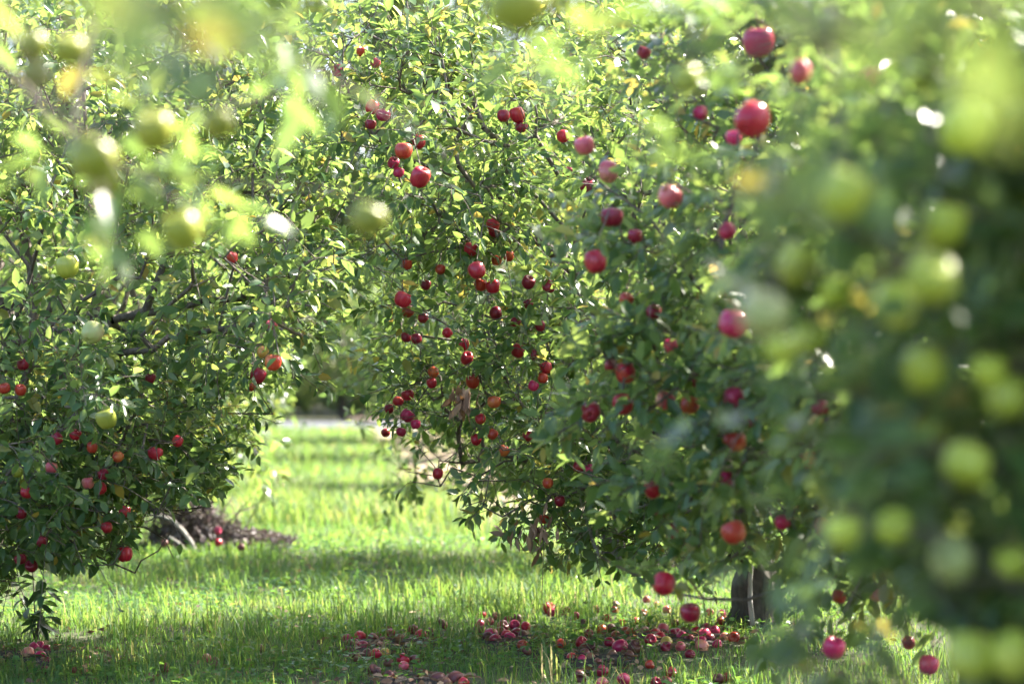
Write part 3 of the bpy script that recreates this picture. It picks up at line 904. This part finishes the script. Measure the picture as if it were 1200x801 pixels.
# ------------------------------------------------------------------ ground
def ground_material():
    m, nt, out = new_mat("orchard_ground"); L = nt.links.new
    tc = N(nt, "ShaderNodeTexCoord")
    sx = N(nt, "ShaderNodeSeparateXYZ"); L(tc.outputs["Object"], sx.inputs[0])
    n1 = N(nt, "ShaderNodeTexNoise", i_Scale=1.3, i_Detail=6.0, i_Roughness=.6); L(tc.outputs["Object"], n1.inputs["Vector"])
    n2 = N(nt, "ShaderNodeTexNoise", i_Scale=35.0, i_Detail=5.0, i_Roughness=.7); L(tc.outputs["Object"], n2.inputs["Vector"])
    soil = ramp(nt, n2.outputs["Fac"], [(.3, (.03, .023, .018)), (.7, (.09, .07, .052))])
    thatch = ramp(nt, n2.outputs["Fac"], [(.3, (.035, .06, .018)), (.7, (.10, .12, .04))])
    base = mixc(nt, n1.outputs["Fac"], thatch, soil)
    # dry tan soil strip under the far part of the right-hand row
    row = N(nt, "ShaderNodeMath", operation='MULTIPLY_ADD'); L(sx.outputs[1], row.inputs[0]); row.inputs[1].default_value = .0777; L(sx.outputs[0], row.inputs[2])
    dd = N(nt, "ShaderNodeMath", operation='SUBTRACT'); L(row.outputs[0], dd.inputs[0]); dd.inputs[1].default_value = 2.1
    ab = N(nt, "ShaderNodeMath", operation='ABSOLUTE'); L(dd.outputs[0], ab.inputs[0])
    ad = N(nt, "ShaderNodeMath", operation='MULTIPLY_ADD'); L(n1.outputs["Fac"], ad.inputs[0]); ad.inputs[1].default_value = 1.6; L(ab.outputs[0], ad.inputs[2])
    mr = N(nt, "ShaderNodeMapRange"); mr.inputs[1].default_value = 1.8; mr.inputs[2].default_value = 2.2; mr.inputs[3].default_value = 1; mr.inputs[4].default_value = 0
    L(ad.outputs[0], mr.inputs[0])
    far = N(nt, "ShaderNodeMapRange"); far.inputs[1].default_value = 22; far.inputs[2].default_value = 26; L(sx.outputs[1], far.inputs[0])
    mu = N(nt, "ShaderNodeMath", operation='MULTIPLY'); L(mr.outputs[0], mu.inputs[0]); L(far.outputs[0], mu.inputs[1])
    tan_ = ramp(nt, n2.outputs["Fac"], [(.3, (.20, .13, .095)), (.7, (.34, .25, .19))])
    col = mixc(nt, mu.outputs[0], base, tan_)
    p = N(nt, "ShaderNodeBsdfPrincipled", i_Roughness=.95); L(col, p.inputs["Base Color"])
    b = N(nt, "ShaderNodeBump", i_Strength=.6, i_Distance=.03); L(n2.outputs["Fac"], b.inputs["Height"]); L(b.outputs[0], p.inputs["Normal"])
    L(p.outputs[0], out.inputs[0])
    return m


q = 500
g_ = obj("ground", mesh_np("ground", [(-q, -40, 0), (q, -40, 0), (q, 900, 0), (-q, 900, 0)], [(0, 1, 2), (0, 2, 3)], ground_material(), smooth=False))
tag(g_, "grassy orchard floor", None, None, "structure")
m, nt, out = new_mat("road_surface")
tc = N(nt, "ShaderNodeTexCoord"); n1 = N(nt, "ShaderNodeTexNoise", i_Scale=3.0, i_Detail=6.0); nt.links.new(tc.outputs["Object"], n1.inputs["Vector"])
p = N(nt, "ShaderNodeBsdfPrincipled", i_Roughness=.7); nt.links.new(ramp(nt, n1.outputs["Fac"], [(.3, (.055, .06, .075)), (.7, (.085, .09, .105))]), p.inputs["Base Color"]); nt.links.new(p.outputs[0], out.inputs[0])
V = []
for i in range(41):
    x = -100 + i * 5
    V += [(x, 59 + .4 * math.sin(x * .2), .004), (x, 67.5 + .4 * math.sin(x * .23 + 1), .03)]
T = []
for i in range(40):
    a = 2 * i; T += [(a, a + 2, a + 1), (a + 1, a + 2, a + 3)]
tag(obj("road", mesh_np("road", V, T, m, smooth=False)), "pale grey road crossing the end of the path", None, None, "structure")

# bare dark soil around the windfalls
m_soil, nt, out = new_mat("dark_soil")
tc = N(nt, "ShaderNodeTexCoord"); n1 = N(nt, "ShaderNodeTexNoise", i_Scale=45.0, i_Detail=6.0, i_Roughness=.7); nt.links.new(tc.outputs["Object"], n1.inputs["Vector"])
p = N(nt, "ShaderNodeBsdfPrincipled", i_Roughness=.95)
nt.links.new(ramp(nt, n1.outputs["Fac"], [(.35, (.018, .014, .013)), (.7, (.07, .055, .048))]), p.inputs["Base Color"])
b = N(nt, "ShaderNodeBump", i_Strength=1.0, i_Distance=.03); nt.links.new(n1.outputs["Fac"], b.inputs["Height"]); nt.links.new(b.outputs[0], p.inputs["Normal"]); nt.links.new(p.outputs[0], out.inputs[0])
SOIL = [(450, 758, .26, .38), (478, 755, .16, .3), (602, 752, .17, .3), (690, 775, .22, .4), (45, 772, .30, .4), (125, 776, .2, .25), (785, 748, .3, .3), (485, 798, .2, .2)]
soil_w = []
for (u, v, rx, ry) in SOIL:
    c = ground_at(u, v); n = 40
    ph = rng.uniform(0, 6, 4)
    V = [(c[0], c[1], .018)]
    for ring, zz in ((.5, .014), (1.0, .003)):
        for k in range(n):
            a = 2 * math.pi * k / n
            w = ring * (1 + .22 * math.sin(3 * a + ph[0]) + .14 * math.sin(7 * a + ph[1]))
            V.append((c[0] + rx * w * math.cos(a), c[1] + ry * w * math.sin(a), zz + (rng.random() * .012 if ring < 1 else 0)))
    T = [(0, 1 + k, 1 + (k + 1) % n) for k in range(n)]
    for k in range(n):
        a, b2 = 1 + k, 1 + (k + 1) % n
        T += [(a, a + n, b2), (b2, a + n, b2 + n)]
    tag(obj("ground_soil_patch", mesh_np("ground_soil_patch", V, T, m_soil)), "bare dark soil among the grass", None, None, "structure")
    soil_w.append((c[0], c[1], rx, ry))

# ------------------------------------------------------------------ grass
def field(x, y, s, o=0):
    return (np.sin(x * 1.7 * s + o) * np.cos(y * 1.3 * s + o * 2) + np.sin(x * .6 * s - y * .9 * s + o) + .7 * np.sin(x * 3.1 * s + y * 2.3 * s + 2 * o)) / 2.7


def right_strip(x, y):
    return np.abs(x + .0777 * y - 2.1)


def left_strip(x, y):
    return np.abs(x + .0777 * y + 2.2)


GX, GY, GH, GW, GD = [], [], [], [], []
def scatter(y0, y1, xl, xr, dens, h, w, dry):
    """xl, xr: half-plane edges as functions of y"""
    area = (y1 - y0) * (xr - xl)
    n = int(area * dens)
    x = rng.uniform(xl, xr, n); y = rng.uniform(y0, y1, n)
    return x, y, np.full(n, h), np.full(n, w), np.full(n, dry)


bands = [  # y0, y1, x0, x1, density, height, width
 (8.6, 11, -2.6, 2.4, 3800, .060, .0042), (11, 13.5, -3.3, 2.9, 3400, .058, .0045), (13.5, 17, -4.2, 2.6, 2400, .055, .0055),
 (17, 22, -4.8, 2.8, 1300, .065, .008), (22, 30, -6, 3, 560, .08, .012), (30, 42, -8, 4, 260, .11, .016), (42, 58.5, -11, 5, 150, .10, .022)]
for (y0, y1, x0, x1, dn, h, w) in bands:
    x, y, hh, ww, dd = scatter(y0, y1, x0, x1, dn, h, w, 0)
    f1 = field(x, y, 1.0, 1.0); f2 = field(x, y, 2.6, 4.0)
    f3 = field(x, y, 6.5, 7.0)
    keep = rng.random(len(x)) < np.clip(.62 + .32 * f1 + .32 * f2 + .35 * f3, .08, 1)
    rs = right_strip(x, y); ls = left_strip(x, y)
    keep &= ~((rs < .9 + .3 * f2) & (y > 21) & (rng.random(len(x)) < .88))
    keep &= ~((ls < .6 + .2 * f2) & (rng.random(len(x)) < .5))
    for (cx, cy, rx, ry) in soil_w:
        e = ((x - cx) / rx) ** 2 + ((y - cy) / ry) ** 2
        keep &= ~((e < 1.1) & (rng.random(len(x)) < .90 - .25 * e))
    hh = hh * (.80 + .40 * f1 + .45 * f2 + .40 * f3).clip(.3, 2.0) * rng.gamma(4, 1 / 4., len(x))
    GX.append(x[keep]); GY.append(y[keep]); GH.append(hh[keep]); GW.append((ww * rng.uniform(.6, 1.3, len(x)))[keep]); GD.append(np.clip(.45 + .25 * f2 + rng.normal(size=len(x)) * .2, 0, .93)[keep])
# tufts of long grass: on the lit stretch of path and near the trees
def tuft(cx, cy, n, r, h, w, dry):
    GX.append(cx + rng.normal(size=n) * r); GY.append(cy + rng.normal(size=n) * r); GH.append(h * rng.uniform(.5, 1.25, n)); GW.append(np.full(n, w)); GD.append(np.clip(rng.normal(dry, .15, n), 0, 1))
for i in range(85):
    yy_ = rng.uniform(20.5, 24.0); uu = rng.uniform(285, 560)
    tuft((uu - 600) / F * yy_, yy_, 45, .12, .28, .010, .68)
for i in range(60):
    yy_ = rng.uniform(11.6, 16.0); uu = rng.uniform(70, 640)
    tuft((uu - 600) / F * yy_, yy_, 38, .06, .17, .0055, .5)
for i in range(34):
    yy_ = rng.uniform(13.0, 15.8); uu = rng.uniform(520, 720)
    tuft((uu - 600) / F * yy_, yy_, 40, .07, .19, .006, .6)
for i in range(26):
    yy_ = rng.uniform(9.9, 11.4); uu = rng.uniform(60, 900)
    tuft((uu - 600) / F * yy_, yy_, 30, .045, .15, .0045, .5)
for i in range(40):
    c = ground_at(rng.uniform(175, 335), rng.uniform(640, 660)); tuft(c[0], c[1], 26, .05, .12, .006, .45)
for (u, v) in ((645, 800), (640, 798), (512, 690), (700, 706), (360, 610)):      # single long pale blades
    c = ground_at(u, v); tuft(c[0], c[1], 5, .02, .26, .008, .86)
gx, gy, gh, gw, gd = (np.concatenate(a) for a in (GX, GY, GH, GW, GD))
n = len(gx)
az = rng.uniform(0, 6.28, n); lean = rng.gamma(2.4, .34, n).clip(.02, 1.5)
dx, dy = np.cos(az), np.sin(az)
sxv, syv = -np.sin(az), np.cos(az)
base = np.stack([gx, gy, np.zeros(n)], 1)
dirh = np.stack([dx, dy, np.zeros(n)], 1); side = np.stack([sxv, syv, np.zeros(n)], 1)
up = np.array([0, 0, 1.])
mid = base + dirh * (gh * lean * .28)[:, None] + up * (gh * .58)[:, None]
tipz = gh * (1.0 - .38 * lean.clip(0, 1.2))
tip = base + dirh * (gh * lean * .85)[:, None] + up * tipz[:, None]
ok = ~cover(mid, .95, 0, .85) & ~cover(tip, .95, 0, .8)
base, mid, tip, side, gw, gd = (a[ok] for a in (base, mid, tip, side, gw, gd)); n = len(base)
V = np.stack([base - side * gw[:, None] * .5, base + side * gw[:, None] * .5, mid - side * gw[:, None] * .42, mid + side * gw[:, None] * .42, tip], 1).reshape(-1, 3)
T = (np.array([(0, 1, 2), (1, 3, 2), (2, 3, 4)])[None] + (np.arange(n) * 5)[:, None, None]).reshape(-1, 3)
gr = np.where(rng.random(n) < .05, rng.uniform(.9, 1, n), gd)
tag(obj("grass", mesh_np("grass", V, T, M_GRASS, {"rnd": np.repeat(gr, 5)})), "uneven green grass of the orchard path", "grass", None, "stuff")
print("blades", n)

# low broad leaved weeds in the sward
n = 22000
y = rng.uniform(9.2, 19, n); x = rng.uniform(-3.6, 1.9, n)
k = field(x, y, 1.9, 2.2) > .05
x, y = x[k], y[k]; n = len(x)
P = np.stack([x, y, rng.uniform(.01, .07, n)], 1)
az = rng.uniform(0, 6.28, n)
D = np.stack([np.cos(az), np.sin(az), rng.uniform(-.2, .5, n)], 1)
ok = ~cover(P, 1, 0, .9)
V, T = leaf_arrays(P[ok], D[ok], np.array([0, 0, 1.]) + rng.normal(size=(ok.sum(), 3)) * .3, rng.uniform(.02, .05, ok.sum()), rng.uniform(.014, .03, ok.sum()), rng)
tag(obj("ground_cover_weeds", mesh_np("ground_cover_weeds", V, T, M_GRASS, {"rnd": np.repeat(rng.uniform(.1, .7, ok.sum()), 8)})), "low clover and broad weeds in the grass", "weeds", None, "stuff")

# brown leaf litter around the windfalls
PL = []
for (cx, cy, rx, ry) in soil_w:
    m_ = int(900 * rx * ry) + 40
    PL.append(np.stack([cx + rng.normal(size=m_) * rx * .75, cy + rng.normal(size=m_) * ry * .75, rng.uniform(.012, .03, m_)], 1))
PL.append(np.stack([rng.uniform(-2.6, 1.6, 500), rng.uniform(9.8, 17, 500), rng.uniform(.01, .05, 500)], 1))
PL = np.concatenate(PL); m_ = len(PL); az = rng.uniform(0, 6.28, m_)
V, T = leaf_arrays(PL, np.stack([np.cos(az), np.sin(az), rng.uniform(-.3, .4, m_)], 1), np.array([0, 0, 1.]) + rng.normal(size=(m_, 3)) * .5, rng.uniform(.025, .06, m_), rng.uniform(.012, .03, m_), rng)
tag(obj("leaf_litter", mesh_np("leaf_litter", V, T, M_DEAD, {"rnd": np.repeat(rng.random(m_), 8)})), "dry brown leaves scattered around the fallen apples", "leaves", None, "stuff")

# ------------------------------------------------------------------ brush pile with withered leaves
pc = ground_at(232, 645)
pile = empty("brush_pile", pc)
tag(pile, "low heap of cut branches with withered purplish-brown leaves beside the path", "brush pile")
parts = []
for i in range(150):
    a = rng.uniform(0, 6.28); r = rng.uniform(.05, .42)
    p0 = np.array([r * math.cos(a) * 1.1, r * math.sin(a) * .7, .01]); p2 = np.array([-.15 + rng.normal() * .22, rng.normal() * .18, rng.uniform(.10, .44)])
    p1 = (p0 + p2) / 2 + np.array([0, 0, rng.uniform(.02, .10)])
    parts.append(tube([p0, p1, p2], [.006, .005, .003], 5))
for i in range(25):
    p0 = np.array([.15 + rng.normal() * .1, rng.normal() * .15, rng.uniform(.05, .15)]); p1 = p0 + np.array([rng.uniform(.2, .45), rng.normal() * .1, -.04])
    parts.append(tube([p0, (p0 + p1) / 2 + (0, 0, .03), p1], [.005, .004, .003], 5))
V, T = join(parts)
obj("branches", mesh_np("branches", V, T, M_TWIG), pile)
m_ = 2000
xx = np.concatenate([rng.normal(size=1300) * .19 - .03, rng.uniform(.0, .70, 700)])
yyv = rng.normal(size=m_) * .17
hmax = np.where(xx < .16, .42 * np.exp(-((xx + .02) / .27) ** 2), .10 + .10 * np.exp(-((xx - .25) / .2) ** 2)) * np.exp(-(yyv / .3) ** 2)
zz = hmax * rng.random(m_) ** .5 + .01
P = np.stack([xx, yyv, zz], 1)
wp = P + pc
ok = ~cover(wp, 1, 0, .85)
k = ok.sum()
V, T = leaf_arrays(P[ok], rng.normal(size=(k, 3)), rng.normal(size=(k, 3)) + (0, -.3, .6), rng.uniform(.03, .06, k), rng.uniform(.016, .032, k), rng)
obj("withered_leaves", mesh_np("withered_leaves", V, T, M_BRUSH, {"rnd": np.repeat(rng.random(k), 8)}), pile)
Yp = pc[1] - .35
arch = [at(176, 603, Yp), at(190, 604, Yp), at(203, 610, Yp), at(215, 622, Yp - .03), at(225, 636, Yp - .06), at(231, 650, Yp - .1)]
arch = np.array(arch); c0 = arch[-1].copy(); c0[2] = 0
V, T = tube(arch - c0, [.008, .011, .013, .014, .014, .012], 8)
tag(obj("bent_branch", mesh_np("bent_branch", V, T, M_STICK), None, c0), "pale bare branch arching down in front of the brush pile", "branch")
st = np.array([at(196, 627, Yp - .1), at(210, 636, Yp - .12), at(224, 649, Yp - .15)]); c0 = st[-1].copy(); c0[2] = 0
V, T = tube(st - c0, [.007, .008, .007], 8)
tag(obj("straight_stick", mesh_np("straight_stick", V, T, M_STICK), None, c0), "short straight pale stick leaning under the arching branch", "branch")

# dark drooping weed by the dark tree
wc = ground_at(42, 752)
weed = empty("weed_plant", wc)
tag(weed, "tall dark weed with drooping broad leaves by the fallen apples", "weed")
parts = []; LP, LD = [], []
for i in range(8):
    a = rng.uniform(0, 6.28); h = rng.uniform(.10, .30); l = rng.uniform(.06, .20)
    if i == 0: h, l = .46, .03
    e = np.array([l * math.cos(a), l * math.sin(a), h])
    parts.append(tube([np.zeros(3), e * .5 + (0, 0, .03), e], [.004, .003, .0015], 5))
    for t in rng.uniform(.3, 1.0, 3 if i == 0 else 6):
        LP.append(e * t + (0, 0, .03 * 4 * t * (1 - t))); aa = a + rng.normal() * 1.1; LD.append((math.cos(aa), math.sin(aa), rng.uniform(-.9, .5)))
V, T = join(parts)
obj("stem", mesh_np("stem", V, T, M_TWIG), weed)
LP, LD = np.array(LP), np.array(LD)
V, T = leaf_arrays(LP, LD, np.array([0, 0, 1.]) + rng.normal(size=LP.shape) * .3, rng.uniform(.07, .13, len(LP)), rng.uniform(.025, .05, len(LP)), rng)
obj("foliage", mesh_np("foliage", V, T, M_WEED, {"rnd": np.repeat(rng.random(len(LP)), 8)}), weed)

# ------------------------------------------------------------------ light
SUN_AZ, SUN_EL = 53.0, 44.0        # degrees: clockwise from +y, above the horizon
w = bpy.data.worlds.new("World"); S.world = w; w.use_nodes = True
nt = w.node_tree
for n_ in list(nt.nodes): nt.nodes.remove(n_)
sky = nt.nodes.new("ShaderNodeTexSky"); sky.sky_type = 'NISHITA'; sky.sun_disc = False
sky.sun_elevation = R(SUN_EL); sky.sun_rotation = R(SUN_AZ)
sky.dust_density = 3.0; sky.air_density = .8; sky.ozone_density = .6
bg = nt.nodes.new("ShaderNodeBackground"); bg.inputs[1].default_value = .13
ow = nt.nodes.new("ShaderNodeOutputWorld")
nt.links.new(sky.outputs[0], bg.inputs[0]); nt.links.new(bg.outputs[0], ow.inputs[0])
sl = bpy.data.lights.new("sun", 'SUN'); sl.energy = 5.0; sl.angle = R(.53); sl.color = (1.0, .93, .80)
so = bpy.data.objects.new("sun", sl); COL.objects.link(so)
sd = Vector((math.cos(R(SUN_EL)) * math.sin(R(SUN_AZ)), math.cos(R(SUN_EL)) * math.cos(R(SUN_AZ)), math.sin(R(SUN_EL))))
so.rotation_euler = (-sd).to_track_quat('-Z', 'Y').to_euler()
so.location = sd * 50

S.view_settings.view_transform = 'Standard'
S.view_settings.look = 'None'
S.view_settings.gamma = 1
S.view_settings.exposure = 2.45
S.view_settings.use_curve_mapping = False
S.render.engine = 'CYCLES'
c = S.cycles
c.max_bounces = 7; c.diffuse_bounces = 4; c.glossy_bounces = 2; c.transmission_bounces = 5; c.transparent_max_bounces = 4
c.sample_clamp_indirect = 6
c.use_denoising = True
c.caustics_reflective = False; c.caustics_refractive = False
